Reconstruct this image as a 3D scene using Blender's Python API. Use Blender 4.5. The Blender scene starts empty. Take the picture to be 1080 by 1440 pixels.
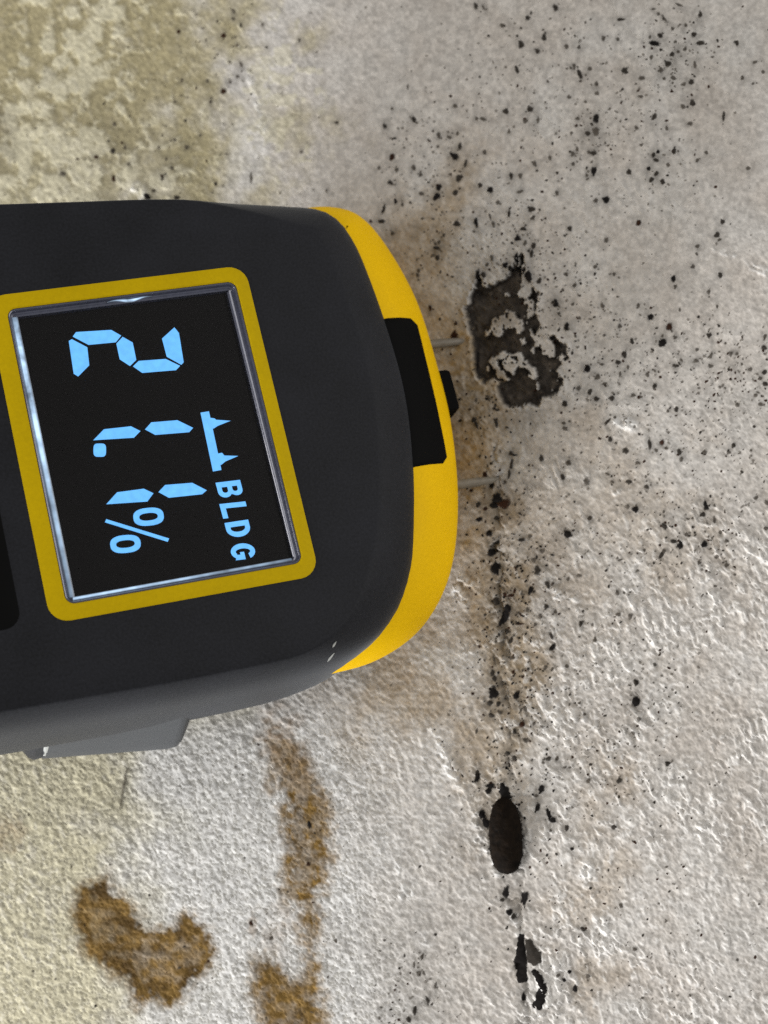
import bpy, math, random
import numpy as np
from mathutils import Vector, Matrix
from mathutils.geometry import tessellate_polygon

random.seed(7)
scn = bpy.context.scene
COL = scn.collection
MM = 0.001

# ------------------------------------------------------------------ camera, world, lamps, exposure
# millimetre frame used while modelling: X right, Y down, Z away from the lens; to_world turns it into metres
FOC = 2375.0
STAND = 185.0
def to_world(X, Y, Z):
    return Vector((X * MM, (Z - STAND) * MM, -Y * MM))

cam_d = bpy.data.cameras.new('camera')
cam = bpy.data.objects.new('camera', cam_d); COL.objects.link(cam)
cam.location = to_world(0, 0, 0)
cam.rotation_euler = (math.radians(90), 0, 0)
cam_d.sensor_fit = 'VERTICAL'; cam_d.sensor_height = 36.0; cam_d.sensor_width = 27.0
cam_d.lens = FOC / 1440.0 * 36.0
cam_d.clip_start = 0.005; cam_d.clip_end = 20.0
cam_d.dof.use_dof = True; cam_d.dof.focus_distance = 0.169; cam_d.dof.aperture_fstop = 36.0
scn.camera = cam

world = bpy.data.worlds.new('World'); scn.world = world; world.use_nodes = True
bg = world.node_tree.nodes['Background']
bg.inputs['Color'].default_value = (1.0, 0.985, 0.96, 1); bg.inputs['Strength'].default_value = 0.33

def area(name, pos, target, size, power, color):
    d = bpy.data.lights.new(name, 'AREA'); d.shape = 'DISK'; d.size = size; d.energy = power; d.color = color
    o = bpy.data.objects.new(name, d); COL.objects.link(o)
    o.location = to_world(*pos)
    o.rotation_euler = (to_world(*target) - o.location).to_track_quat('-Z', 'Y').to_euler()
    return o
area('torch_lamp', (-290, 345, 115), (5, 10, 180), 0.14, 2.7, (0.98, 0.985, 1.0))
area('left_fill', (-480, 20, -70), (0, 0, 180), 0.34, 1.7, (1.0, 0.97, 0.92))  # unseen soft fill from the left, added to lift the wall
area('right_fill', (400, -200, -60), (0, 0, 180), 0.40, 1.1, (1.0, 0.98, 0.95))  # unseen soft fill from the right, added to brighten the nose
area('glint_lamp', (225, 300, 48), (-25, -20, 165), 0.03, 0.05, (0.95, 0.98, 1.0))  # tiny unseen lamp added to put a glint on the bezel

scn.view_settings.view_transform = 'Standard'; scn.view_settings.look = 'None'
scn.view_settings.exposure = 0.0; scn.view_settings.gamma = 1.0
scn.view_settings.use_curve_mapping = False
scn.render.engine = 'CYCLES'
scn.cycles.use_denoising = False
scn.cycles.max_bounces = 6

# ------------------------------------------------------------------ materials
def nt(name):
    m = bpy.data.materials.new(name); m.use_nodes = True
    t = m.node_tree; b = t.nodes['Principled BSDF']
    return m, t, b
def node(t, kind, **kw):
    n = t.nodes.new(kind)
    for k, v in kw.items(): setattr(n, k, v)
    return n
def plastic(name, col, rough, spec=0.4, var=0.12, grain=3000.0, bump=0.15, dist=0.00003, coat=0.0):
    m, t, b = nt(name)
    tc = node(t, 'ShaderNodeTexCoord')
    n1 = node(t, 'ShaderNodeTexNoise'); n1.inputs['Scale'].default_value = grain; n1.inputs['Detail'].default_value = 3
    n2 = node(t, 'ShaderNodeTexNoise'); n2.inputs['Scale'].default_value = grain / 30; n2.inputs['Detail'].default_value = 4
    t.links.new(tc.outputs['Object'], n1.inputs['Vector']); t.links.new(tc.outputs['Object'], n2.inputs['Vector'])
    add = node(t, 'ShaderNodeMath', operation='ADD')
    t.links.new(n1.outputs['Fac'], add.inputs[0]); t.links.new(n2.outputs['Fac'], add.inputs[1])
    mr = node(t, 'ShaderNodeMapRange')
    mr.inputs['From Min'].default_value = 0.6; mr.inputs['From Max'].default_value = 1.4
    mr.inputs['To Min'].default_value = 1 - var; mr.inputs['To Max'].default_value = 1 + var
    t.links.new(add.outputs[0], mr.inputs['Value'])
    mix = node(t, 'ShaderNodeVectorMath', operation='SCALE'); mix.inputs[0].default_value = col
    t.links.new(mr.outputs['Result'], mix.inputs['Scale'])
    t.links.new(mix.outputs['Vector'], b.inputs['Base Color'])
    rr = node(t, 'ShaderNodeMapRange')
    rr.inputs['To Min'].default_value = max(0.02, rough - 0.08); rr.inputs['To Max'].default_value = min(1, rough + 0.08)
    t.links.new(n2.outputs['Fac'], rr.inputs['Value']); t.links.new(rr.outputs['Result'], b.inputs['Roughness'])
    b.inputs['Specular IOR Level'].default_value = spec
    b.inputs['Coat Weight'].default_value = coat
    if bump > 0:
        bp = node(t, 'ShaderNodeBump'); bp.inputs['Strength'].default_value = bump; bp.inputs['Distance'].default_value = dist
        t.links.new(n1.outputs['Fac'], bp.inputs['Height']); t.links.new(bp.outputs['Normal'], b.inputs['Normal'])
    return m
def glow(name, col, strength):
    m, t, b = nt(name)
    tc = node(t, 'ShaderNodeTexCoord')
    n1 = node(t, 'ShaderNodeTexNoise'); n1.inputs['Scale'].default_value = 1500.0
    t.links.new(tc.outputs['Object'], n1.inputs['Vector'])
    mr = node(t, 'ShaderNodeMapRange'); mr.inputs['To Min'].default_value = strength * 0.8; mr.inputs['To Max'].default_value = strength * 1.2
    t.links.new(n1.outputs['Fac'], mr.inputs['Value'])
    b.inputs['Base Color'].default_value = (0.02, 0.03, 0.04, 1)
    b.inputs['Emission Color'].default_value = (*col, 1); t.links.new(mr.outputs['Result'], b.inputs['Emission Strength'])
    return m

M_RUBBER = plastic('charcoal_rubber', (0.0108, 0.0113, 0.0145), 0.6, 0.18, 0.6, 3500, 0.35, 0.00006)
for _n in (M_RUBBER,):
    _b = _n.node_tree.nodes['Principled BSDF']; _b.inputs['Sheen Weight'].default_value = 0.13; _b.inputs['Sheen Roughness'].default_value = 0.45; _b.inputs['Sheen Tint'].default_value = (0.9, 0.95, 1.0, 1)
M_YELLOW = plastic('yellow_plastic', (0.90, 0.545, 0.001), 0.6, 0.10, 0.10, 3500, 0.25, 0.00003)
M_TRIM = plastic('yellow_trim_shaded', (0.56, 0.385, 0.001), 0.65, 0.08, 0.10, 3500, 0.25, 0.00003)  # greener than the nose, and darkened in colour for the weaker light here
M_BLACK = plastic('black_window', (0.003, 0.003, 0.003), 0.75, 0.08, 0.1, 2500, 0.1)
M_GREY = plastic('grey_clip_plastic', (0.075, 0.080, 0.086), 0.6, 0.35, 0.12, 3500, 0.3, 0.00005)
M_PALE = plastic('worn_pale_edge', (0.42, 0.43, 0.41), 0.6, 0.3, 0.2, 3000, 0.2)
M_STEEL = plastic('dull_steel', (0.17, 0.15, 0.12), 0.5, 0.4, 0.3, 1500, 0.3)
M_PANEL = plastic('display_panel', (0.005, 0.0042, 0.0045), 0.5, 0.1, 0.2, 2500, 0.0)
M_BEZEL = plastic('glossy_bezel', (0.075, 0.082, 0.125), 0.22, 0.9, 0.3, 2200, 0.25, 0.00004, 0.6)
_b = M_BEZEL.node_tree.nodes['Principled BSDF']; _b.inputs['Metallic'].default_value = 0.3
M_GLOW = glow('lit_character', (0.135, 0.48, 1.0), 1.15)

def pane_mat():
    m, t, b = nt('clear_window')
    out = t.nodes['Material Output']; t.nodes.remove(b)
    tr = node(t, 'ShaderNodeBsdfTransparent'); gl = node(t, 'ShaderNodeBsdfGlossy'); gl.inputs['Roughness'].default_value = 0.08
    fr = node(t, 'ShaderNodeFresnel'); fr.inputs['IOR'].default_value = 1.22
    mx = node(t, 'ShaderNodeMixShader')
    t.links.new(fr.outputs[0], mx.inputs[0]); t.links.new(tr.outputs[0], mx.inputs[1]); t.links.new(gl.outputs[0], mx.inputs[2])
    t.links.new(mx.outputs[0], out.inputs['Surface'])
    return m
M_PANE = pane_mat()

def mould_mat(name, col, var=0.5, film=1.0):
    m = plastic(name, col, 0.95, 0.08, var, 1800, 0.6, 0.00012)
    t = m.node_tree; b = t.nodes['Principled BSDF']; out = t.nodes['Material Output']
    a = node(t, 'ShaderNodeAttribute', attribute_name='cover'); tc = node(t, 'ShaderNodeTexCoord')
    nz = node(t, 'ShaderNodeTexNoise'); nz.inputs['Scale'].default_value = 4200.0; nz.inputs['Detail'].default_value = 3
    t.links.new(tc.outputs['Object'], nz.inputs['Vector'])
    ma = node(t, 'ShaderNodeMath', operation='MULTIPLY_ADD'); ma.inputs[1].default_value = 1.3; ma.inputs[2].default_value = -0.65
    t.links.new(nz.outputs['Fac'], ma.inputs[0])
    ad = node(t, 'ShaderNodeMath', operation='ADD'); t.links.new(a.outputs['Fac'], ad.inputs[0]); t.links.new(ma.outputs[0], ad.inputs[1])
    mr = node(t, 'ShaderNodeMapRange', interpolation_type='SMOOTHSTEP'); mr.inputs['From Min'].default_value = 0.05; mr.inputs['From Max'].default_value = 0.75
    mr.inputs['To Max'].default_value = film
    t.links.new(ad.outputs[0], mr.inputs['Value'])
    tr = node(t, 'ShaderNodeBsdfTransparent'); mx = node(t, 'ShaderNodeMixShader')
    t.links.new(mr.outputs['Result'], mx.inputs[0]); t.links.new(tr.outputs[0], mx.inputs[1]); t.links.new(b.outputs[0], mx.inputs[2])
    t.links.new(mx.outputs[0], out.inputs['Surface'])
    return m
def set_cover(o, vals):
    a = o.data.attributes.new('cover', 'FLOAT', 'POINT'); a.data.foreach_set('value', np.asarray(vals, np.float32))
M_MOULD = [mould_mat('mould_black', (0.012, 0.0105, 0.010)), mould_mat('mould_dark', (0.036, 0.031, 0.026), 0.5, 0.92),
           mould_mat('mould_grey', (0.075, 0.064, 0.052), 0.5, 0.7), mould_mat('mould_rust', (0.032, 0.014, 0.008), 0.5, 0.92),
           mould_mat('mould_faint', (0.11, 0.094, 0.074), 0.35, 0.5)]

# ------------------------------------------------------------------ noise
_tab = {}
def vnoise(x, y, seed):
    if seed not in _tab: _tab[seed] = np.random.RandomState(seed).rand(256, 256).astype(np.float32)
    T = _tab[seed]
    xi = np.floor(x); yi = np.floor(y)
    fx = (x - xi).astype(np.float32); fy = (y - yi).astype(np.float32)
    xi = xi.astype(np.int32); yi = yi.astype(np.int32)
    fx = fx * fx * fx * (fx * (fx * 6 - 15) + 10); fy = fy * fy * fy * (fy * (fy * 6 - 15) + 10)
    x0 = xi & 255; x1 = (xi + 1) & 255; y0 = yi & 255; y1 = (yi + 1) & 255
    a = T[y0, x0]; b = T[y0, x1]; c = T[y1, x0]; d = T[y1, x1]
    return (a + (b - a) * fx) * (1 - fy) + (c + (d - c) * fx) * fy - 0.5
def fbm(x, y, seed, octv=4, gain=0.5):
    s = 0; amp = 1.0
    for i in range(octv):
        k = 2.03 ** i
        ca, sa = math.cos(0.6 * i), math.sin(0.6 * i)
        s = s + amp * vnoise((x * ca - y * sa) * k + 17.3 * i, (x * sa + y * ca) * k + 9.1 * i, seed + i)
        amp *= gain
    return s                                   # about -0.6 .. 0.6
def sstep(a, b, x):
    t = np.clip((x - a) / (b - a), 0, 1); return t * t * (3 - 2 * t)
def blob(x, y, cx, cy, rx, ry, ang=0.0):
    c, s = math.cos(ang), math.sin(ang)
    dx = x - cx; dy = y - cy
    return np.sqrt(((dx * c + dy * s) / rx) ** 2 + ((-dx * s + dy * c) / ry) ** 2)
def polydist(x, y, pts):
    """signed distance (negative inside) to a closed polygon"""
    d = np.full(x.shape, 1e9, np.float32); inside = np.zeros(x.shape, bool)
    n = len(pts)
    for i in range(n):
        ax, ay = pts[i]; bx, by = pts[(i + 1) % n]
        ex, ey = bx - ax, by - ay
        t = np.clip(((x - ax) * ex + (y - ay) * ey) / (ex * ex + ey * ey + 1e-9), 0, 1)
        d = np.minimum(d, np.hypot(x - ax - t * ex, y - ay - t * ey))
        if ay != by:
            inside ^= ((ay > y) != (by > y)) & (x < (bx - ax) * (y - ay) / (by - ay) + ax)
    return np.where(inside, -d, d)
def linedist(x, y, pts):
    d = np.full(x.shape, 1e9, np.float32)
    for (ax, ay), (bx, by) in zip(pts[:-1], pts[1:]):
        ex, ey = bx - ax, by - ay
        t = np.clip(((x - ax) * ex + (y - ay) * ey) / (ex * ex + ey * ey), 0, 1)
        d = np.minimum(d, np.hypot(x - ax - t * ex, y - ay - t * ey))
    return d

# ------------------------------------------------------------------ the damp plaster wall with its crease (a height field)
K_Y, K_L, K_R = -0.18, 0.27, 0.40
def wall_base(px, py):
    """point of the two plaster planes that meet in the crease, measured in the photograph's own units"""
    xx = (px - 540.0) / FOC; yy = (py - 720.0) / FOC
    xc = 12.4
    zl = (STAND + K_L * xc) / (1 - K_Y * yy + K_L * xx)
    for _ in range(4):
        Y = zl * yy; xc_ = xc + 0.045 * Y
        z1 = (STAND + K_L * xc_) / (1 - K_Y * yy + K_L * xx)
        z2 = (STAND + K_R * xc_) / (1 - K_Y * yy + K_R * xx)
        k = 0.25
        zl = -k * np.log(np.exp(-(z1 - 180) / k) + np.exp(-(z2 - 180) / k)) + 180
    return zl * xx, zl * yy, zl
NRM = np.array([-0.30, 0.18, -1.0]); NRM = NRM / np.linalg.norm(NRM)      # mean outward direction (X, Y down, Z away)

def axis(lo, hi, step, far):
    core = np.arange(lo, hi + 0.1, step)
    m = [0.0]; s = step
    while m[-1] < far: s *= 1.06; m.append(m[-1] + s)
    m = np.array(m[1:])
    return np.concatenate([lo - m[::-1], core, core[-1] + m])
gx = axis(-30, 1110, 1.5, 620); gy = axis(-30, 1470, 1.5, 520)
PX, PY = np.meshgrid(gx, gy)
PX = PX.astype(np.float64); PY = PY.astype(np.float64)
X0, Y0, Z0 = wall_base(PX, PY)

# wobble for ragged edges
wob = fbm(PX / 22, PY / 22, 11, 4); wob2 = fbm(PX / 7, PY / 7, 21, 3); big = fbm(PX / 170, PY / 170, 31, 4)
mid = fbm(PX / 55, PY / 55, 41, 4); tiny = vnoise(PX / 3.1, PY / 3.1, 51)

Z7 = lambda X, Y: (600 + X / 2.25, 340 + Y / 2.25)
PATCH = [Z7(*p) for p in [(165,108),(178,150),(215,132),(262,112),(280,62),(300,42),(312,118),(345,160),(347,190),(332,230),(352,265),
         (346,296),(400,300),(440,335),(436,370),(410,410),(430,440),(415,482),(365,495),(350,518),(236,520),(228,460),(246,442),
         (215,424),(180,442),(140,402),(150,330),(140,270),(118,225),(135,170)]]
box = (PX > 600) & (PX < 860) & (PY > 320) & (PY < 620)
pd = np.full(PX.shape, 99.0)
pd[box] = polydist(PX[box], PY[box], PATCH)
pd = pd + wob * 5 + wob2 * 5
isl = fbm(PX / 9, PY / 13, 61, 3)
isl_zone = np.maximum.reduce([1 - blob(PX, PY, 709, 452, 20, 24, 0.3), 1 - blob(PX, PY, 742, 405, 24, 34), 1 - blob(PX, PY, 768, 488, 20, 14, 0.5),
                              1 - blob(PX, PY, 712, 512, 26, 11), 1 - blob(PX, PY, 742, 520, 10, 12, 0.6), 1 - blob(PX, PY, 702, 525, 10, 14)])
arch = np.minimum(linedist(PX, PY, [(690,508),(705,500),(728,500),(733,515),(748,520),(752,530)]), linedist(PX, PY, [(692,505),(700,522),(712,535)]))
island = ((isl + np.clip(isl_zone, -0.5, 1) * 0.55) > 0.19) | (arch + wob2 * 5 < 3.6)
patch = sstep(1.5, -1.5, pd) * np.where(island & (pd > -60), 0.0, 1.0)

# brown blotches
KID = [(112,1245),(150,1232),(165,1262),(190,1285),(205,1308),(232,1308),(262,1288),(286,1302),(300,1335),(292,1362),(270,1388),
       (240,1412),(215,1402),(190,1412),(178,1382),(140,1358),(112,1322),(104,1280)]
BLOT = [(352,1358),(372,1343),(395,1355),(410,1372),(432,1365),(446,1390),(452,1425),(455,1480),(440,1540),(395,1540),(372,1460),(358,1400)]
STRK = [(400,1130),(385,1085),(372,1040),(362,985),(402,985),(425,1040),(440,1095),(462,1130),(462,1180),(458,1225),(446,1255),(448,1290),(442,1320),(440,1372),(428,1372),(428,1300),(425,1275),(410,1262),(400,1200)]
lowleft = (PX < 520) & (PY > 1040)
def zone(poly):
    d = np.full(PX.shape, 200.0); d[lowleft] = polydist(PX[lowleft], PY[lowleft], poly); return d
kd = zone(KID) + wob * 10 + wob2 * 8; bd = zone(BLOT) + wob * 14 + wob2 * 8; sd = zone(STRK) + wob * 16 + wob2 * 12
mottl = np.clip(0.62 + fbm(PX / 12, PY / 12, 71, 3) * 0.9, 0, 1)
fil = np.abs(fbm(PX / 9 + wob2, PY / 22, 76, 3)); fil = np.clip(1.25 - fil * 3.0, 0.25, 1)
rim = np.exp(-((kd + 8) / 9.0) ** 2)
stain = np.clip(sstep(17, -13, kd) * (0.22 * mottl + 0.78 + 0.2 * rim), 0, 1)
stain = np.maximum(stain, sstep(18, -13, bd) * np.clip(0.88 + 0.35 * (mottl - 0.4), 0, 1))
stain = np.maximum(stain, sstep(20, -12, sd) * (0.68 + 0.40 * fil * mottl) * (0.45 + 0.55 * sstep(1010, 1130, PY)))
soft = sstep(1.0, 0.2, blob(PX, PY, 405, 1065, 48, 95, -0.30) + wob * 0.7) * 0.62
soft = np.maximum(soft, sstep(1.0, 0.2, blob(PX, PY, 388, 1325, 34, 60, 0.1) + wob * 0.9) * 0.32)
soft = np.maximum(soft, sstep(1, 0.3, blob(PX, PY, 354, 1302, 9, 22) + wob2 * 0.6) * 0.6)
soft = np.maximum(soft, sstep(1, 0.3, blob(PX, PY, 12, 1180, 26, 40) + wob * 0.9) * 0.35)
soft *= 0.55 + 0.9 * np.clip(wob2 + 0.4, 0, 1)
stain_soft = soft

# tan damp tide along the crease; contact shade under the pins painted in too
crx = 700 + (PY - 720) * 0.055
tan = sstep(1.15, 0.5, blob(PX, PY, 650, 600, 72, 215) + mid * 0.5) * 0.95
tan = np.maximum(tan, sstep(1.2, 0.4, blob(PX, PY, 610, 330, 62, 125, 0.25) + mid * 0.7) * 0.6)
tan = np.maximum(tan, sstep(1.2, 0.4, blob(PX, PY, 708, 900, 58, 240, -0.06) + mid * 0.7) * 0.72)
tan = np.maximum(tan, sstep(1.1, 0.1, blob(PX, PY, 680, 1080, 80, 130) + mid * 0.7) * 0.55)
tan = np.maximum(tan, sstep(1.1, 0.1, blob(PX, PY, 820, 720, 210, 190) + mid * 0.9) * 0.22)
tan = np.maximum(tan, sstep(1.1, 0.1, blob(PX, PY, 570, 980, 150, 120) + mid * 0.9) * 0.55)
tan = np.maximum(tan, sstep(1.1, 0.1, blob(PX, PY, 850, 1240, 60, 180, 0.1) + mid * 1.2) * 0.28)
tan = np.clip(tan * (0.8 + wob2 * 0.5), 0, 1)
# sooty grey bloom
bloom = np.zeros(PX.shape)
for cx, cy, rx, ry, a in [(828,185,22,26,.6),(955,90,50,45,.3),(955,40,40,60,.12),(735,690,32,45,.45),(700,715,50,30,.4),(760,800,40,40,.28),
                          (950,730,36,30,.25),(945,420,90,50,.15),(735,590,40,40,.35),(720,420,60,70,.35),(720,1000,30,90,.42),(708,850,34,130,.42),(704,700,30,60,.45),(900,1010,60,30,.25),
                          (560,1330,110,60,.16),(580,1400,70,60,.22),(715,1170,30,70,.3),(160,200,90,90,.1),(5,200,24,50,.5),(880,520,110,70,.14),(990,560,110,90,.14)]:
    bloom = np.maximum(bloom, a * sstep(1.2, 0.1, blob(PX, PY, cx, cy, rx, ry) + mid * 0.7))
bloom = np.clip(bloom * (0.9 + wob * 1.3), 0, 1)

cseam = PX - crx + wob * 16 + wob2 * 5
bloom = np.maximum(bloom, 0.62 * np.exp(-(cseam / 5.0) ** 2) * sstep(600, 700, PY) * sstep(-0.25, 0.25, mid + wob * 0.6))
# olive wall on the left and cream efflorescence on it
leftness = sstep(450, 190, PX + mid * 190 + wob * 60)
olive = leftness * sstep(560, 150, PY + big * 200) + leftness * 0.15 * sstep(900, 1000, PY) * sstep(215, 150, PX + mid * 40)
cz = np.maximum.reduce([1 - blob(PX, PY, 110, 70, 70, 110, 0.3), 1 - blob(PX, PY, 70, 215, 110, 95), 1 - blob(PX, PY, 140, 30, 45, 70, 0.4), 1 - blob(PX, PY, 205, 262, 50, 26)])
crust = leftness * sstep(-0.14, 0.42, fbm(PX / 17, PY / 17, 81, 4) + np.clip(cz, -0.6, 0.6) * 0.55) * sstep(560, 380, PY)
crust2 = sstep(0.12, 0.4, fbm(PX / 14, PY / 14, 91, 3) + np.clip(1 - blob(PX, PY, 395, 130, 62, 80), -0.8, 0.5) * 0.5) * sstep(420, 300, PY) * sstep(480, 440, PX) * 0.7
pale_patch = 0.35 * sstep(1.1, 0.5, blob(PX, PY, 352, 205, 36, 82, 0.32) + wob * 0.5)
# dark net over the white lime at the bottom left
net = np.abs(fbm(PX / 7, PY / 7, 101, 3)); net = sstep(0.0, 0.15, net)
netz = sstep(960, 1080, PY) * sstep(640, 470, PX + big * 60)

# ---- relief in millimetres
ca, sa = math.cos(math.radians(52)), math.sin(math.radians(52))
A = PX * ca + PY * sa; B = -PX * sa + PY * ca
strk = fbm(A / 11 + wob * 1.2, B / 6.5 + wob * 1.2, 111, 3)
rough_z = np.clip(0.30 + 0.75 * sstep(480, 950, PY + (PX - 700) * 0.22 + big * 160) - 0.25 * sstep(900, 1080, PX) * sstep(1000, 500, PY), 0.12, 1.0)
rough_z = np.where(PX < crx - 20, np.maximum(rough_z * 0.9, 0.55 * sstep(360, 300, PX)), rough_z)
patchy = sstep(-0.22, 0.30, fbm(PX / 95, PY / 95, 171, 3))
strk_pos = np.clip(strk - 0.02, -0.06, 1) * (0.30 + 1.15 * patchy) * (0.6 + 0.8 * np.clip(mid + 0.35, 0, 1))
grain = fbm(PX / 6.0, PY / 6.0, 151, 2)
right = sstep(-90, 30, PX - crx + mid * 60)
H = 0.35 * big + 0.10 * mid + rough_z * (0.34 * strk_pos * (0.35 + 0.65 * right) + 0.05 * wob2 + 0.11 * grain) + 0.035 * tiny
H += 0.05 * fbm(PX / 5, PY / 5, 121, 2)
H += crust * 0.15 + crust2 * 0.06 - 0.10 * np.clip(0.5 - crust, 0, 1) * leftness * sstep(560, 300, PY)
H -= netz * (1 - net) * 0.09
# flaking paint crests
def crest(pts, width, amp, seed):
    d = linedist(PX, PY, pts) + wob * 9 + wob2 * 4
    gate = sstep(-0.12, 0.25, fbm(PX / 26, PY / 26, seed, 2) + 0.06)
    return 0.62 * amp * np.exp(-(d / (1.25 * width)) ** 2) * gate * np.clip(0.75 + 1.6 * grain, 0.1, 1.5)
cre = (crest([(604,1015),(640,1090),(664,1140),(690,1215),(722,1292),(738,1330)], 4.5, 0.42, 131)
     + crest([(642,828),(655,848),(648,868),(665,880)], 4.0, 0.5, 132) + crest([(648,812),(676,835)], 3.5, 0.45, 139)
     + crest([(698,905),(708,926)], 4.0, 0.75, 137) + crest([(655,928),(684,918)], 3.2, 0.4, 140)
     + crest([(778,832),(795,848),(812,842)], 4.0, 0.45, 133) + crest([(866,592),(880,600),(905,594)], 4.5, 0.45, 134)
     + crest([(818,1190),(832,1260),(842,1290),(856,1310),(835,1355)], 4.5, 0.42, 135)
     + crest([(960,332),(1000,350),(1040,362),(1078,386)], 2.6, 0.20, 136) + crest([(1000,345),(930,360)], 2.4, 0.14, 138)
     + crest([(820,880),(850,900),(868,890)], 3.0, 0.35, 141) + crest([(868,690),(872,672)], 3.5, 0.35, 142)
     + crest([(1005,775),(1040,770),(1070,785)], 3.0, 0.3, 143) + crest([(870,960),(852,978)], 4, .35, 144)
     + crest([(180,272),(196,262),(205,280)], 4.0, 0.35, 145) + crest([(335,62),(352,115),(362,160),(372,185)], 3.0, 0.22, 146)
     + crest([(530,1180),(560,1220),(580,1290),(600,1330)], 5.0, 0.3, 147) + crest([(470,1080),(505,1130),(520,1150)], 4.0, 0.25, 148))
H += cre
# crease line: torn paint edge sinking into a groove
cd = PX - crx + wob * 16 + wob2 * 5
H -= 0.6 * np.exp(-(cd / 4.5) ** 2) * sstep(560, 640, PY) * (0.5 + wob)
H -= patch * (0.95 + 0.3 * wob + 0.22 * wob2) 
H += (1 - patch) * 0.16 * np.exp(-((pd - 3.5) / 3.5) ** 2) * (0.8 + wob2)
H -= stain * 0.05
PXf, PYf = PX, PY
VX = X0 + NRM[0] * H; VY = Y0 + NRM[1] * H; VZ = Z0 + NRM[2] * H

# where the mould colonies sit (measured on the photograph)
FLECKS = []
def zoomlist(ox, oy, s, lst, dark=None):
    for e in lst:
        X, Y, rx, ry = e[:4]; ang = e[4] if len(e) > 4 else random.uniform(-0.3, 0.3); d = e[5] if len(e) > 5 else dark
        FLECKS.append((ox + X / s, oy + Y / s, rx / s, ry / s, ang, d))
zoomlist(560, 0, 3.6, [(392,30,12,18),(430,38,8,14),(795,38,14,18),(655,90,14,14),(738,190,13,20),(622,225,18,20),(526,128,16,12),(705,258,14,14),
 (600,352,11,22),(852,235,12,14),(915,238,12,12),(918,375,14,26,-.4),(890,335,10,16),(970,348,14,12),(865,492,14,9),(1007,472,12,14),(1003,425,12,14),
 (545,563,17,17),(667,552,18,17),(430,602,18,10),(398,600,10,12),(708,608,10,18),(643,612,12,16),(560,665,10,14),(288,537,12,14),(80,605,12,20),
 (1002,600,19,24,0,0),(908,600,14,10),(312,740,12,18),(283,790,18,26,-.5,0),(340,830,10,20),(80,848,12,16),(115,885,12,12),(310,900,16,24,.6),
 (208,948,15,18,0,0),(196,995,20,20,0,0),(290,975,15,16),(415,938,14,14),(467,960,17,18,0,0),(572,890,11,22,0,0),(618,890,12,16),(617,970,18,10),(690,828,12,16),
 (883,780,12,14),(768,797,10,14),(437,767,10,12),(990,865,14,26,.2,0),(955,887,10,10),(803,978,12,14),(1000,1015,12,14),(1052,1010,16,24,-.4,0),
 (672,1058,18,18),(680,1105,12,12),(634,1158,16,14,0,0),(604,1205,16,18,0,0),(643,1230,10,16),(685,1243,14,18),(675,1285,12,22),(464,1095,7,22,-.2),(482,1135,7,26,-.3),
 (395,1125,10,28,0,0),(298,1133,22,14),(562,1080,8,26),(868,1158,13,15,0,0),(195,1255,16,10,0,0),(200,1305,14,14,0,0),(232,1190,8,16),(475,1305,12,16),
 (450,1340,12,12),(543,1342,14,20,0,0),(848,1387,12,12),(100,1393,10,14),(432,1390,14,18,0,0),(960,675,14,14),(1000,665,22,24,0,2),(990,775,18,14),
 (905,755,10,14),(965,770,12,10),(885,830,12,12),(208,1225,10,12),(190,1235,8,9),(205,685,10,20,.1,2),(258,695,14,10,0,2),(300,675,8,14,0,2),(120,980,14,12,0,2),
 (505,1025,12,14,0,2),(405,1395,14,36,.1,0),(620,1380,20,30,.2,0),(660,1400,24,30,0,0),(570,1360,14,20,0,0),(600,1310,16,34,0,0),(715,1420,10,20),(105,1370,9,12)])
zoomlist(780, 0, 3.6, [(332,98,22,9,0,0),(505,220,26,16,.1,0),(535,180,15,13,0,0),(483,187,8,12),(738,75,12,18,0,0),(705,175,16,14,0,0),(738,218,22,14),(597,145,10,12),
 (556,95,7,24,-.6),(500,45,12,7),(525,70,8,14,-.6),(630,25,22,8,.5),(922,217,13,16),(595,275,13,15,0,0),(660,248,12,12),(625,262,10,10),(612,212,10,10),(575,322,20,14),(555,398,10,10),
 (355,358,20,16,.5),(692,415,18,14),(652,427,14,12),(435,488,16,10),(698,520,14,20),(650,540,12,16,-.4),(505,590,12,22,.4),(685,625,16,12),(568,650,10,14,0,2),
 (855,590,9,24),(523,768,11,13,0,0),(500,785,10,16,0,0),(513,810,14,12,0,0),(477,853,12,12,0,0),(515,878,13,13,0,0),(490,910,14,14),(547,918,16,14),(377,870,14,16),
 (415,648,12,12),(605,765,14,16),(722,813,10,12),(768,772,10,14),(980,852,13,12),(425,1128,15,16,0,3),(850,1122,14,14),(822,1190,18,16),(835,1213,12,10),
 (723,1247,12,12),(698,1350,11,14),(600,1412,15,18,0,0),(838,1393,14,14),(300,1388,10,12),(205,1350,10,14),(1015,315,14,10),(1055,365,10,12),(245,195,10,16,0,2),
 (320,198,10,10,0,2),(490,290,10,14,0,2),(540,355,14,14,0,2),(600,395,16,12,0,2),(440,395,16,14,0,2),(710,330,10,20,0,2),(950,395,10,14,0,2),(575,835,12,12,0,2),(665,128,10,12,0,2),(260,1215,14,14,0,2)])
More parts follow.
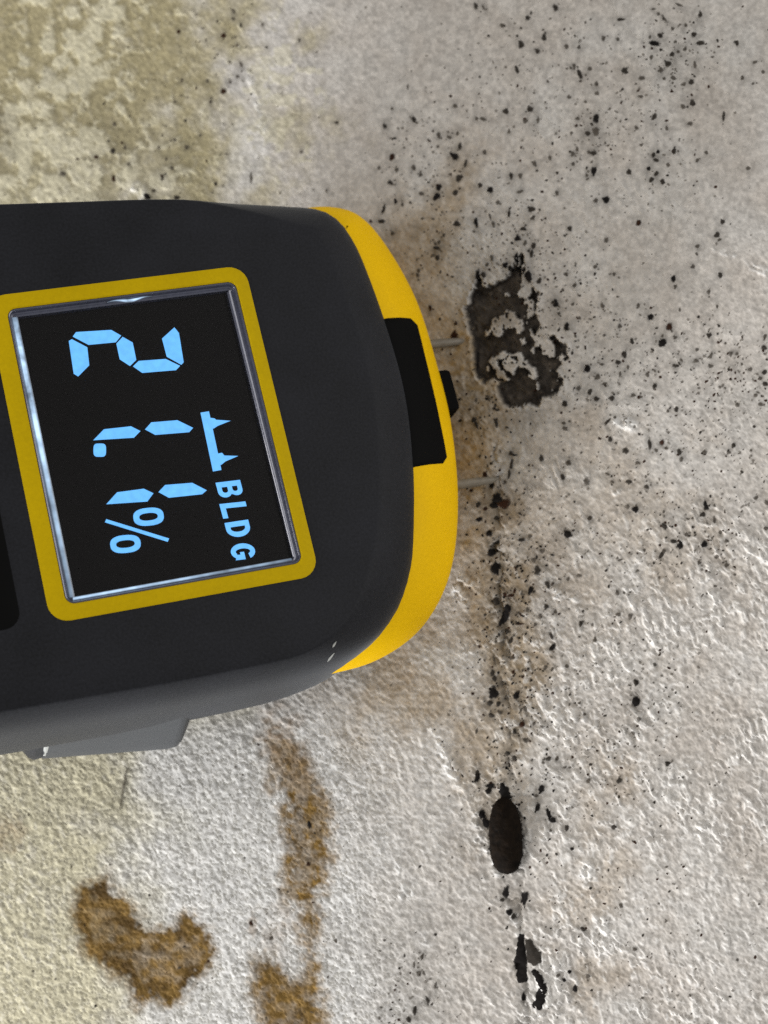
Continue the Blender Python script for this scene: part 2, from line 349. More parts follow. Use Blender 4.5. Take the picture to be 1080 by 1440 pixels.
zoomlist(780, 400, 3.6, [(610,12,10,14),(778,38,10,16),(422,108,12,14),(485,165,17,18,0,0),(580,215,22,18,0,3),(545,295,22,24,.6,0),(545,260,9,10),(608,268,10,12),
 (780,258,14,16,.5),(330,210,12,14),(390,288,12,18),(352,355,14,20),(320,395,14,14),(165,425,20,20,0,0),(237,405,14,9),(250,503,16,9),(468,457,11,15),(505,515,12,18,.3),
 (612,412,20,9,0,0),(640,383,10,12),(715,387,16,12),(788,413,12,14),(720,330,11,11),(890,352,12,16),(922,352,10,12),(988,430,14,12),(1062,445,14,14),(1060,320,14,16),
 (1065,262,10,14),(1040,475,10,12),(1065,505,14,14),(1015,562,12,12),(925,610,14,12),(1042,608,16,12),(120,525,12,16),(178,543,15,15,0,0),(210,580,14,14,0,0),
 (287,577,15,16,0,0),(395,562,16,12),(432,570,16,8),(615,632,14,14),(572,642,10,10),(265,697,9,22,.6),(50,607,18,14),(50,730,18,10,.3),(45,702,12,9,.3),(280,785,13,16),
 (357,843,16,18,.5),(480,810,9,34,.05),(543,800,13,16,0,3),(513,840,12,10),(568,830,10,10),(630,848,12,20),(640,885,12,14),(417,903,11,12),(375,1000,18,12,0,0),(290,1000,14,9),
 (265,962,14,10),(465,1025,14,14),(408,1138,18,18,0,0),(368,1125,12,16),(765,1120,14,28,-.2,0),(750,1165,16,14,0,0),(808,1190,8,22),(178,1185,12,14),(65,1263,24,20,.6,0),(555,1225,14,20),
 (600,1300,16,12,0,0),(635,1320,18,24,.2,0),(540,1370,12,24,.4),(552,1350,12,14),(757,1315,16,22,.4,0),(870,1298,12,12),(838,1255,10,12),(820,1378,14,12),(732,1408,12,12),
 (868,1420,10,14),(668,1265,12,12),(160,1000,16,22,-.3,2),(40,975,12,18),(70,905,14,16,0,2),(905,815,14,14),(1020,1080,14,12),(1072,1105,12,16),(1070,1235,14,12),
 (90,100,10,12,0,2),(125,170,10,10),(60,215,13,22,0,0),(5,95,14,24,0,0),(20,148,10,12),(100,5,12,12),(240,108,10,18),(880,850,14,12),(760,850,10,18),(790,360,9,20),(330,455,8,16),(370,420,8,14),(215,470,14,18,.2,2)])
zoomlist(600, 700, 3.6, [(262,35,12,16,0,0),(265,110,20,14,0,0),(352,105,14,12,0,0),(315,180,17,20,0,0),(330,277,26,22,-.5,0),(350,230,20,10,0,0),(348,357,32,36,0,0),
 (560,368,16,28,0,1),(525,468,14,24,.3,0),(395,490,14,10,.4,3),(425,495,22,9,-.3,3),(445,470,8,16,0,3),(350,525,16,26,-.5,1),(410,560,18,30,.2,0),(395,600,26,34,.2,0),(375,630,12,28,.3,0),(405,680,18,14,0,0),(400,712,14,9),(425,722,9,24,.5,0),
 (435,810,18,10,-.3),(637,757,20,16,-.4,0),(632,700,9,24,-.4),(612,438,14,18),(636,438,10,12),(825,103,11,13,0,0),(713,183,18,24,-.7,0),(523,195,12,14),(480,213,18,12),(780,637,10,18,0,0),
 (852,717,10,18),(335,885,12,20,0,0),(345,912,14,16,0,0),(343,820,6,30),(340,985,26,36,.4,0),(322,1035,18,14,.4,0),(365,1040,14,14),(405,1010,8,22,-.3),(455,997,16,24,.5,0),(330,1098,18,12,.2,0),(372,1082,14,10),
 (485,1145,16,18,0,3),(447,1183,12,16,0,0),(255,1178,7,18),(412,1290,14,14,0,0),(442,1312,14,10,.4),(258,1410,14,30,.2,0),(660,1318,8,16),(710,853,12,11),(1058,1030,22,28,0,0),(1060,935,14,20),
 (600,860,12,16),(635,868,10,12),(515,868,10,10),(605,550,12,20),(652,575,10,14),(500,1065,14,20,0,2),(505,1225,18,14,0,2),(585,270,14,14,0,2),(540,315,12,14,0,2),(575,600,12,14,0,2),(510,565,10,16),(460,585,14,10),(470,640,26,6,0,3),
 (550,640,10,10),(800,1095,10,8),(585,1155,14,12),(545,1140,9,14),(440,880,8,14,0,3),(970,590,14,14,0,2),(1030,600,12,18,0,2),(1045,1190,14,12),(975,1430,16,16),(820,1432,12,14),(770,395,20,10,0,2),(715,412,9,12),(965,480,10,18),(980,315,14,8),(725,1365,12,8),(700,1365,8,8)])
zoomlist(560, 900, 2.077, [(232,392,6,14,.1,0),(270,425,15,8,0,0),(264,440,11,10,0,0),(245,510,11,16,0,0),(256,535,12,20,0,0),(418,435,11,11,0,0),(403,455,7,7),(407,490,7,17,.1,0),(440,508,8,18,-.3,0),(452,525,10,10,0,0),
 (314,738,11,18,0,0),(303,760,8,7,0,0),(367,757,11,28,.2,0),(324,796,10,12,0,0),(336,808,8,10,0,0),(500,970,6,6,0,0),(484,995,7,6,0,0),(515,1020,8,12,0,0),(697,180,9,16,0,0),(703,230,8,8),(787,360,8,8,0,0),(647,410,8,7),
 (555,410,6,7),(508,608,6,7,0,0),(540,845,10,6,.3,0),(782,820,6,6),(85,1055,6,12),(48,1083,6,14),(693,122,8,8),(750,72,7,6),(467,980,6,6),(365,1045,7,14,0,0),(492,548,7,10),(630,545,9,8),(553,985,8,8,0,2),(690,905,8,6),(650,775,6,10),(108,1010,5,12),(70,925,5,10),(30,1110,8,10),(60,975,8,10,0,2),(285,487,12,8,0,0),(440,345,9,8),(465,345,6,8),(340,345,8,8,0,0),(320,330,8,8)])
zoomlist(590, 420, 4.5, [(345,765,14,24,.3,0),(362,800,10,32,-.2,0),(258,772,14,10,0,0),(485,785,12,30,-.4,0),(580,980,16,18,-.5,0),(600,990,20,8,.2,0),(580,1050,10,40,.1,0),(566,1110,10,34,.1,0),(510,965,8,14),(455,1180,18,24,0,0),
 (490,1265,38,40,.2,0),(530,1300,46,34,.1,3),(470,1310,34,20,-.2,0),(368,1305,12,18,.3,0),(325,1215,14,12,0,3),(770,1010,14,28),(940,1040,20,14,.4),(925,180,14,22,0,0),(850,25,18,16,0,0),(920,660,16,20),(435,625,12,24,-.3),
 (360,640,10,18,.2),(300,603,8,10,0,3),(475,690,12,18,.5),(430,1060,8,12),(378,998,8,10),(550,815,12,9),(415,1330,16,12,0,3),(485,1390,14,16),(290,1330,10,10),(570,1390,12,12),(245,520,8,9,0,3),(320,700,9,9,0,3),(540,1160,10,14),(230,155,12,16,0,3),(70,60,10,26,0,3),(200,350,8,8,0,3)])
zoomlist(300, 0, 3.6, [(50,180,16,14,0,3),(140,130,10,12),(140,325,10,16),(122,388,10,10),(50,462,16,14,0,3),(85,415,10,10),(250,125,8,10),(437,205,8,12),(190,900,10,26,0,2),(868,638,10,16,0,0),
 (905,550,10,8),(905,795,16,20,.4,3),(898,925,14,14,.5,0),(925,1018,9,16,0,0),(865,1060,10,24,.2),(855,1120,18,12),(800,1120,10,9,0,3),(910,1180,12,12),(105,60,8,10),(100,95,10,12),(270,240,8,10,0,2),(625,620,12,10,0,2),(985,440,6,14,0,2),(930,860,10,16,0,2),(840,850,10,12,0,2),(960,1035,9,12),(1000,1025,8,10),(575,965,6,10,0,2),(445,770,10,9,0,2)])
zoomlist(0, 0, 3.6, [(578,628,10,14),(573,765,14,16),(632,748,9,12),(805,748,9,10),(943,745,13,12),(905,160,11,12,0,3),(920,405,9,10),(1047,408,10,10),(748,995,18,22,0,0),(895,1000,16,14,0,1),
 (575,905,14,16,0,3),(870,850,10,12),(885,710,8,9),(885,515,6,8),(1010,685,8,8),(1065,515,9,11),(840,805,8,10),(320,880,16,14,0,2),(655,830,8,10,0,2),(825,905,8,16,0,2),(780,965,12,10,0,2),(490,795,12,12,0,3)])
zoomlist(300, 1040, 3.6, [(485,430,13,20,0,0),(1020,1375,8,22,0,0),(1055,1100,10,14),(840,1412,8,12),(1065,1185,8,14),(190,930,10,14,0,3),(290,1010,10,14,0,2),(620,1020,10,14,0,2),(1015,1140,7,20,0,2),(480,630,10,16,0,3)])

# sooty halo that each colony leaves in the plaster
for cx, cy, rx, ry, ang, d in FLECKS:
    r = 3.0 * max(rx, ry) + 5
    i0, i1 = np.searchsorted(gx, [cx - r, cx + r]); j0, j1 = np.searchsorted(gy, [cy - r, cy + r])
    if i1 - i0 < 2 or j1 - j0 < 2: continue
    sl = (slice(j0, j1), slice(i0, i1))
    h = np.exp(-(blob(PX[sl], PY[sl], cx, cy, rx * 1.8 + 2.5, ry * 1.8 + 2.5, ang) ** 2)) * (0.6 if d == 0 else 0.42)
    bloom[sl] = 1 - (1 - bloom[sl]) * (1 - h * np.clip(0.8 + wob2[sl], 0, 1.2))

# masks for the material (surface colours; tan also holds painted shade by the pins)
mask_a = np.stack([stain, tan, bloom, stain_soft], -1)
mask_b = np.stack([np.clip(olive, 0, 1), np.clip(np.maximum(crust, crust2), 0, 1), patch, np.clip(pale_patch + cre * 4.5, 0, 1)], -1)
salt = sstep(0.14, 0.40, strk + 0.35 * grain + 0.25 * mid + 0.22 * (patchy - 0.5)) * np.clip(rough_z - 0.25, 0, 1) * (0.35 + 0.65 * right)
speckle = np.clip(0.5 + 0.9 * fbm(PX / 6.5, PY / 6.5, 161, 3), 0, 1)
mask_d = np.stack([speckle, sstep(960, 1060, PY) * sstep(640, 420, PX + mid * 120) * sstep(120, 260, PX + mid * 60), salt, np.ones(PX.shape)], -1)
mask_e = np.stack([np.clip(0.25 + 0.9 * wob + 0.35 * wob2 + 0.35 * rim * (kd < 20), 0, 1), np.exp(-((pd + 3.5) / 4.5) ** 2) * (0.55 + wob), np.zeros(PX.shape), np.ones(PX.shape)], -1)
mask_c = np.stack([netz * (1 - net), sstep(470, 90, PX + mid * 190 + wob * 60), np.clip(0.5 + wob2 * 0.8, 0, 1), np.clip(0.5 + mid, 0, 1)], -1)

def plaster():
    m, t, b = nt('damp_plaster')
    L = t.links.new
    def attr(n):
        a = node(t, 'ShaderNodeAttribute', attribute_name=n); s = node(t, 'ShaderNodeSeparateColor')
        L(a.outputs['Color'], s.inputs['Color']); return s.outputs[0], s.outputs[1], s.outputs[2], a.outputs['Alpha']
    st, tn, bl, ss = attr('mask_a'); ol, cr, pa, pp = attr('mask_b'); sm_, er_ = attr('mask_e')[:2]; ne, le, w2, md = attr('mask_c'); sp, wh, sa_, _o = attr('mask_d')
    def mixc(fac, c1, c2, scale=1.0):
        x = node(t, 'ShaderNodeMix', data_type='RGBA')
        if scale != 1.0:
            k = node(t, 'ShaderNodeMath', operation='MULTIPLY', use_clamp=True); k.inputs[1].default_value = scale
            L(fac, k.inputs[0]); fac = k.outputs[0]
        L(fac, x.inputs[0])
        for i, c in ((6, c1), (7, c2)):
            if isinstance(c, tuple): x.inputs[i].default_value = (*c, 1)
            else: L(c, x.inputs[i])
        return x.outputs[2]
    tc = node(t, 'ShaderNodeTexCoord')
    fine = node(t, 'ShaderNodeTexNoise'); fine.inputs['Scale'].default_value = 2600; fine.inputs['Detail'].default_value = 3
    L(tc.outputs['Object'], fine.inputs['Vector'])
    c = mixc(md, (0.468, 0.432, 0.392), (0.512, 0.490, 0.460))
    c = mixc(le, c, (0.585, 0.548, 0.395), 0.9)
    c = mixc(ol, c, (0.31, 0.268, 0.152), 0.9)
    c = mixc(pp, c, (0.72, 0.71, 0.69))
    c = mixc(cr, c, (0.57, 0.535, 0.40), 0.75)
    c = mixc(wh, c, (0.63, 0.625, 0.61), 0.9)
    c = mixc(ne, c, (0.30, 0.285, 0.24), 0.55)
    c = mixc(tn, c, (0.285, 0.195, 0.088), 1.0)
    c = mixc(sa_, c, (0.72, 0.70, 0.67), 0.8)
    c = mixc(ss, c, (0.22, 0.135, 0.062))
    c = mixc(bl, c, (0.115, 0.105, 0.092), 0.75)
    sc = mixc(sm_, (0.205, 0.122, 0.031), (0.082, 0.046, 0.010))
    c = mixc(st, c, sc)
    pc = mixc(w2, (0.092, 0.077, 0.063), (0.028, 0.023, 0.019))
    pc = mixc(er_, pc, (0.012, 0.009, 0.008))
    c = mixc(pa, c, pc)
    mr = node(t, 'ShaderNodeMapRange'); mr.inputs['From Min'].default_value = 0.3; mr.inputs['From Max'].default_value = 0.7
    mr.inputs['To Min'].default_value = 0.86; mr.inputs['To Max'].default_value = 1.12
    L(fine.outputs['Fac'], mr.inputs['Value'])
    sr = node(t, 'ShaderNodeMapRange'); sr.inputs['To Min'].default_value = 0.80; sr.inputs['To Max'].default_value = 1.17; L(sp, sr.inputs['Value'])
    mm_ = node(t, 'ShaderNodeMath', operation='MULTIPLY'); L(mr.outputs['Result'], mm_.inputs[0]); L(sr.outputs['Result'], mm_.inputs[1])
    sca = node(t, 'ShaderNodeVectorMath', operation='SCALE'); L(c, sca.inputs[0]); L(mm_.outputs[0], sca.inputs['Scale'])
    L(sca.outputs['Vector'], b.inputs['Base Color'])
    b.inputs['Roughness'].default_value = 0.82; b.inputs['Specular IOR Level'].default_value = 0.25
    bp = node(t, 'ShaderNodeBump'); bp.inputs['Strength'].default_value = 0.5; bp.inputs['Distance'].default_value = 0.00008
    L(fine.outputs['Fac'], bp.inputs['Height']); L(bp.outputs['Normal'], b.inputs['Normal'])
    return m
M_WALL = plaster()

ny, nx = PX.shape
P = np.stack([VX * MM, (VZ - STAND) * MM, -VY * MM], -1)                    # world coordinates
du = np.gradient(P, axis=1); dv = np.gradient(P, axis=0)
N = np.cross(du, dv); N /= np.linalg.norm(N, axis=-1, keepdims=True) + 1e-12
if N[..., 1].mean() > 0: N = -N                                            # face the camera (-y)
idx = np.arange(nx * ny).reshape(ny, nx)
quads = np.stack([idx[:-1, :-1], idx[1:, :-1], idx[1:, 1:], idx[:-1, 1:]], -1).reshape(-1, 4)
def fmean(a): return (a[:-1, :-1] + a[1:, :-1] + a[1:, 1:] + a[:-1, 1:]).ravel() / 4
Pf = P.reshape(-1, 3); Nf = N.reshape(-1, 3)
MA = {'mask_a': mask_a.reshape(-1, 4), 'mask_b': mask_b.reshape(-1, 4), 'mask_c': mask_c.reshape(-1, 4), 'mask_d': mask_d.reshape(-1, 4), 'mask_e': mask_e.reshape(-1, 4)}
def sheet(name, q, parent=None):
    used, inv = np.unique(q.ravel(), return_inverse=True)
    me = bpy.data.meshes.new(name)
    me.vertices.add(len(used)); me.vertices.foreach_set('co', Pf[used].astype(np.float32).ravel())
    nq = len(q)
    me.loops.add(nq * 4); me.loops.foreach_set('vertex_index', inv.astype(np.int32).ravel())
    me.polygons.add(nq); me.polygons.foreach_set('loop_start', np.arange(0, nq * 4, 4, dtype=np.int32))
    me.polygons.foreach_set('use_smooth', np.ones(nq, bool))
    me.update(calc_edges=True)
    for k, v in MA.items():
        a = me.attributes.new(k, 'FLOAT_COLOR', 'POINT'); a.data.foreach_set('color', v[used].astype(np.float32).ravel())
    me.normals_split_custom_set_from_vertices(Nf[used].astype(np.float32))
    me.materials.append(M_WALL)
    o = bpy.data.objects.new(name, me); COL.objects.link(o)
    if parent: o.parent = parent
    return o
f_patch = fmean(patch) > 0.5
f_kid = (fmean(kd) < 0) & ~f_patch; f_blot = (fmean(bd) < 0) & ~f_patch & ~f_kid; f_strk = (fmean(sd) < 0) & ~f_patch & ~f_kid & ~f_blot
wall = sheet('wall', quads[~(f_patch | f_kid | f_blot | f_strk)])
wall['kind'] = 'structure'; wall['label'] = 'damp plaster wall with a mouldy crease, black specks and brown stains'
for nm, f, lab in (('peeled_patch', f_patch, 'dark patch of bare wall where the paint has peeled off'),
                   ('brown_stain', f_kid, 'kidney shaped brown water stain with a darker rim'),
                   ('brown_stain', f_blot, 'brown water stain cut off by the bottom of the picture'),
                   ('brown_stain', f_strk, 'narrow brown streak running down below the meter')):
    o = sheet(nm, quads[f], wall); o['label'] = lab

def wall_at(px, py, lift=0.0):
    """point on the finished plaster surface (bilinear), lifted along the wall's normal by lift mm"""
    i = int(np.clip(np.searchsorted(gx, px) - 1, 0, nx - 2)); j = int(np.clip(np.searchsorted(gy, py) - 1, 0, ny - 2))
    a = (px - gx[i]) / (gx[i + 1] - gx[i]); b = (py - gy[j]) / (gy[j + 1] - gy[j])
    p = (P[j, i] * (1 - a) + P[j, i + 1] * a) * (1 - b) + (P[j + 1, i] * (1 - a) + P[j + 1, i + 1] * a) * b
    n = np.array([NRM[0], NRM[2], -NRM[1]])
    return p + n * lift * MM

# ------------------------------------------------------------------ generic mesh helpers
def link(name, verts, faces, mat, parent=None, smooth=True, label=None):
    me = bpy.data.meshes.new(name); me.from_pydata([tuple(v) for v in verts], [], faces); me.update()
    if smooth:
        me.polygons.foreach_set('use_smooth', np.ones(len(me.polygons), bool))
    me.materials.append(mat)
    o = bpy.data.objects.new(name, me); COL.objects.link(o)
    if parent: o.parent = parent
    if label: o['label'] = label
    return o

# ------------------------------------------------------------------ mould specks on the wall
RS = np.random.RandomState(5)
def fleck_geom(cx, cy, rx, ry, ang, seg, thick):
    k1, k2, k3 = RS.uniform(-.22, .22), RS.uniform(-.2, .2), RS.uniform(-.16, .16)
    p1, p2, p3 = RS.uniform(0, 6.28, 3)
    c, s = math.cos(ang), math.sin(ang)
    vs = [wall_at(cx, cy, thick)]
    for rr, lift in ((0.45, thick * 0.85), (1.12, 0.015)):
        for i in range(seg):
            a = 2 * math.pi * i / seg
            r = rr * (1 + (k1 * math.cos(2 * a + p1) + k2 * math.cos(3 * a + p2) + k3 * math.cos(5 * a + p3)) + RS.uniform(-.10, .10))
            x, y = rx * r * math.cos(a), ry * r * math.sin(a)
            vs.append(wall_at(cx + x * c - y * s, cy + x * s + y * c, lift))
    fs = [(0, 1 + (i + 1) % seg, 1 + i) for i in range(seg)]
    for i in range(seg):
        j = (i + 1) % seg
        fs.append((1 + i, 1 + j, 1 + seg + j, 1 + seg + i))
    return vs, fs
def shade_of(rx, ry):
    a = rx * ry
    return 0 if a > 36 else (1 if a > 15 else 2)
FLECKS.sort(key=lambda f: -f[2] * f[3])
rest = []
for k, (cx, cy, rx, ry, ang, d) in enumerate(FLECKS):
    if k >= 300: rest.append((cx, cy, rx, ry, ang, d)); continue
    d = shade_of(rx, ry) if d is None else (1 if d == 0 and rx * ry < 20 else d)
    vs, fs = fleck_geom(cx, cy, rx, ry, ang, 12, 0.09 + 0.01 * min(rx, ry))
    o = link('mould_speck', vs, fs, M_MOULD[d], wall); set_cover(o, [1] * 13 + [0] * 12)

# the finest specks: far too many to count, one mesh
def density(x, y):
    d = 0.02
    for cx, cy, rx, ry, a in [(740,395,90,70,1.0),(715,330,80,60,.6),(600,230,60,80,.55),(625,340,50,60,.6),(830,190,50,60,.8),(945,80,55,60,.8),(870,160,120,120,.4),(760,150,140,130,.3),
                              (700,500,45,120,.6),(810,470,60,120,.75),(880,540,120,110,.6),(1000,540,110,90,.75),(930,640,150,90,.5),(950,740,120,90,.6),(780,760,110,90,.45),(712,850,45,160,1.0),
                              (740,960,80,120,.6),(720,1090,70,70,.7),(850,1090,110,90,.45),(860,950,130,90,.35),(800,1200,130,120,.25),(320,60,40,80,.35),(230,190,90,70,.25),(580,1400,60,60,.4),(900,1380,150,80,.15)]:
        r = ((x - cx) / rx) ** 2 + ((y - cy) / ry) ** 2
        if r < 4: d = max(d, a * math.exp(-r))
    return d
V, F, Fm, COV = [], [], [], []
def add_small(cx, cy, rx, ry, ang, d, seg):
    vs, fs = fleck_geom(cx, cy, rx, ry, ang, seg, 0.07)
    o = len(V); V.extend(vs); COV.extend([1] * (1 + seg) + [0] * seg); F.extend([tuple(i + o for i in f) for f in fs]); Fm.extend([d] * len(fs))
for cx, cy, rx, ry, ang, d in rest: add_small(cx, cy, rx, ry, ang, shade_of(rx, ry) if d is None else d, 8)
n = 0
while n < 4200:
    x, y = RS.uniform(-20, 1100), RS.uniform(-20, 1460)
    if RS.rand() > density(x, y): continue
    r = 1.0 + 1.7 * RS.rand() ** 2.5
    e = RS.uniform(0.75, 1.35)
    crease = abs(x - 705 - (y - 720) * .05) < 60 and y > 560
    add_small(x, y, r * e, r / e, RS.uniform(0, 3), int(RS.choice([0, 1, 3, 2, 0] if crease else [1, 2, 2, 4, 4, 4, 3])), 6); n += 1
o = link('fine_mould_specks', V, F, M_MOULD[0], wall); set_cover(o, COV)
for m in M_MOULD[1:]: o.data.materials.append(m)
o.data.polygons.foreach_set('material_index', np.array(Fm, np.int32))
o['kind'] = 'stuff'; o['label'] = 'fine dark mould specks scattered over the plaster'

# torn dark crack pieces low in the crease
def strip_fleck(pts, widths, mat, name, label=None):
    """a ragged dark streak draped along a line on the wall"""
    P2 = []; W2 = []
    for (a, b, wa, wb) in zip(pts[:-1], pts[1:], widths[:-1], widths[1:]):
        for k in range(5):
            t = k / 5; P2.append((a[0] + (b[0] - a[0]) * t, a[1] + (b[1] - a[1]) * t)); W2.append(wa + (wb - wa) * t)
    P2.append(pts[-1]); W2.append(widths[-1])
    vs, fs = [], []
    for i, ((x, y), w) in enumerate(zip(P2, W2)):
        q0 = P2[max(i - 1, 0)]; q1 = P2[min(i + 1, len(P2) - 1)]
        tx, ty = q1[0] - q0[0], q1[1] - q0[1]; l = math.hypot(tx, ty); nxx, nyy = -ty / l, tx / l
        wl = w * RS.uniform(.75, 1.2); wr = w * RS.uniform(.75, 1.2)
        for s, lf in ((-wl, -0.03), (-wl * .6, 0.15), (wr * .6, 0.15), (wr, -0.03)):
            vs.append(wall_at(x + nxx * s, y + nyy * s, lf))
        if i: fs += [((i - 1) * 4 + k, (i - 1) * 4 + k + 1, i * 4 + k + 1, i * 4 + k) for k in range(3)]
    o = link(name, vs, fs, mat, wall, label=label); set_cover(o, [0, 1, 1, 0] * len(P2)); return o
strip_fleck([(733,1314),(732,1335),(731,1358),(734,1382)], [4, 7, 11, 8], M_MOULD[0], 'mould_streak', 'long black streak of mould low in the crease')
strip_fleck([(741,1322),(750,1345),(756,1356)], [5, 13, 7], M_MOULD[1], 'mould_streak')
strip_fleck([(748,1365),(758,1375),(764,1388),(760,1405),(754,1418)], [4, 6, 6, 9, 8], M_MOULD[0], 'mould_streak', 'hooked black streak of mould low in the crease')
strip_fleck([(706,1100),(709,1112),(712,1124)], [3, 8, 8], M_MOULD[0], 'mould_streak')
strip_fleck([(178,1080),(172,1112),(168,1140)], [1.5, 2.8, 1.0], M_MOULD[4], 'mould_streak')

# ------------------------------------------------------------------ the dark oval lump in the crease
def lump():
    cx, cy = 712, 1173
    c = wall_at(cx, cy, 0.55)
    a = wall_at(cx + 3, cy + 54, 0.55) - wall_at(cx - 3, cy - 54, 0.55)
    la = np.linalg.norm(a) / 2; a /= np.linalg.norm(a)
    n = np.array([NRM[0], NRM[2], -NRM[1]]); b = np.cross(n, a); b /= np.linalg.norm(b); n = np.cross(a, b)
    vs, fs = [], []; NU, NV = 40, 36
    half = 22.5 * 0.077 * MM
    for i in range(NU + 1):
        t = -1 + 2 * i / NU
        r = max(0.0, 1 - abs(t) ** (3.6 if t > 0 else 2.4)) ** 0.5 * (1 - 0.06 * (t < -.2) * (-t - .2))
        for j in range(NV):
            p = 2 * math.pi * j / NV
            bump = 1 + 0.03 * math.sin(4 * p + 5 * t) * math.sin(6 * t + 2 * p) + RS.uniform(-.03, .03) 
            vs.append(c + a * la * t + (b * math.cos(p) + n * 0.72 * math.sin(p)) * half * r * bump)
    for i in range(NU):
        for j in range(NV):
            k = (j + 1) % NV
            fs.append((i * NV + j, i * NV + k, (i + 1) * NV + k, (i + 1) * NV + j))
    m = plastic('dark_brown_crust', (0.0085, 0.0052, 0.003), 0.85, 0.1, 0.9, 1500, 0.9, 0.0002)
    o = link('mould_lump', vs, fs, m)
    o['label'] = 'dark brown oval lump sitting in the mouldy crease'; o['category'] = 'lump'
    # ragged fibres round its edge
    hv, hf = [], []
    for k in range(70):
        t = RS.uniform(-.95, .95); s = RS.choice([-1, 1]); r = max(0, 1 - abs(t) ** 2.4) ** .5
        base = c + a * la * t + b * s * half * r * 0.96 - n * half * 0.2
        tip = base + (b * s * RS.uniform(.05, .26) + a * RS.uniform(-.2, .2) - n * RS.uniform(.0, .3)) * half
        wv = a * half * 0.05
        o0 = len(hv); hv += [base - wv, base + wv, tip, base + n * half * .06]; hf += [(o0, o0 + 1, o0 + 2), (o0, o0 + 2, o0 + 3), (o0 + 1, o0 + 3, o0 + 2)]
    set_cover(link('ragged_edge', hv, hf, M_MOULD[1], o, smooth=False), [1] * len(hv))
lump()

# ------------------------------------------------------------------ the moisture meter
CEN = np.array([-22.58, -7.52, 166.0])
AU = np.array([.93988352, -.16149717, .30089472]); AV = np.array([.23968758, .93958467, -.24439826]); AW = np.array([.24324644, -.30182662, -.92180901])
meter = bpy.data.objects.new('moisture_meter', None); COL.objects.link(meter)
meter['label'] = 'charcoal and yellow pin moisture meter with lit display pushed against the mouldy wall'; meter['category'] = 'moisture meter'
wv = lambda a: Vector((a[0], a[2], -a[1]))
MAT = Matrix.Identity(4)
for i, ax in enumerate((AU, AV, -AW)):        # u, v, and the third axis away from the viewer keeps it right-handed
    v = wv(ax)
    for r in range(3): MAT[r][i] = v[r]
o3 = to_world(*CEN)
for r in range(3): MAT[r][3] = o3[r]
meter.matrix_world = MAT
meter.empty_display_size = 0.01
def loc(u, v, w): return (u * MM, v * MM, -w * MM)
def face(px, py, w=0.0):
    """photograph point measured on the meter's plane of height w, in mm along and across the meter"""
    d = np.array([(px - 540) / FOC, (py - 720) / FOC, 1.0]); t = ((CEN + AW * w) @ AW) / (d @ AW); q = d * t - CEN
    return float(q @ AU), float(q @ AV)

def spline(pts, n, closed=True):
    pts = np.array(pts, float); m = len(pts); out = []
    for i in range(m):
        p0, p1, p2, p3 = pts[(i - 1) % m], pts[i], pts[(i + 1) % m], pts[(i + 2) % m]
        for k in range(8):
            t = k / 8
            out.append(0.5 * ((2 * p1) + (-p0 + p2) * t + (2 * p0 - 5 * p1 + 4 * p2 - p3) * t * t + (-p0 + 3 * p1 - 3 * p2 + p3) * t ** 3))
    out = np.array(out); seg = np.linalg.norm(np.roll(out, -1, 0) - out, axis=1); L = np.concatenate([[0], np.cumsum(seg)])
    s = np.linspace(0, L[-1], n, endpoint=False); oc = np.vstack([out, out[:1]])
    return np.stack([np.interp(s, L, oc[:, 0]), np.interp(s, L, oc[:, 1])], 1)
def normals(ring):
    t = np.roll(ring, -1, 0) - np.roll(ring, 1, 0); t /= np.linalg.norm(t, axis=1, keepdims=True)
    nrm = np.stack([t[:, 1], -t[:, 0]], 1)
    area2 = np.sum(ring[:, 0] * np.roll(ring[:, 1], -1) - np.roll(ring[:, 0], -1) * ring[:, 1])
    return nrm if area2 > 0 else -nrm            # outward
def rrect(u0, u1, v0, v1, r, k=6):
    out = []
    for cu, cv, a0 in ((u1 - r, v0 + r, -90), (u1 - r, v1 - r, 0), (u0 + r, v1 - r, 90), (u0 + r, v0 + r, 180)):
        for i in range(k + 1):
            a = math.radians(a0 + 90 * i / k); out.append((cu + r * math.cos(a), cv + r * math.sin(a)))
    return np.array(out)
def loft(name, rings, mat, parent, cap0=True, cap1=True, hole=None, label=None):
    """rings: list of (n,3) arrays (u,v,w), front first"""
    vs, fs = [], []; n = len(rings[0])
    for r in rings: vs += [loc(*p) for p in r]
    for i in range(len(rings) - 1):
        for j in range(n):
            k = (j + 1) % n
            fs.append((i * n + j, i * n + k, (i + 1) * n + k, (i + 1) * n + j))
    if cap0:
        if hole is None: fs.append(tuple(range(n)))
        else:
            base = len(vs); w = rings[0][0][2]
            vs += [loc(p[0], p[1], w) for p in hole]
            tri = tessellate_polygon([[Vector((p[0], p[1], 0)) for p in rings[0]], [Vector((p[0], p[1], 0)) for p in hole]])
            m = {i: (i if i < n else base + i - n) for i in range(n + len(hole))}
            fs += [tuple(m[i] for i in t) for t in tri]
    if cap1: fs.append(tuple((len(rings) - 1) * n + j for j in reversed(range(n))))
    o = link(name, vs, fs, mat, parent, label=label)
    import bmesh
    bm = bmesh.new(); bm.from_mesh(o.data); bmesh.ops.recalc_face_normals(bm, faces=bm.faces); bm.to_mesh(o.data); bm.free()
    o.data.set_sharp_from_angle(angle=math.radians(35))
    return o
def lev(ring, inset, w, scale=None):
    nr = normals(ring); s = 1.0 if scale is None else scale[:, None]
    q = ring - nr * inset * s
    ww = np.full((len(q), 1), w) if np.isscalar(w) else np.asarray(w)[:, None]
    return np.hstack([q, ww])

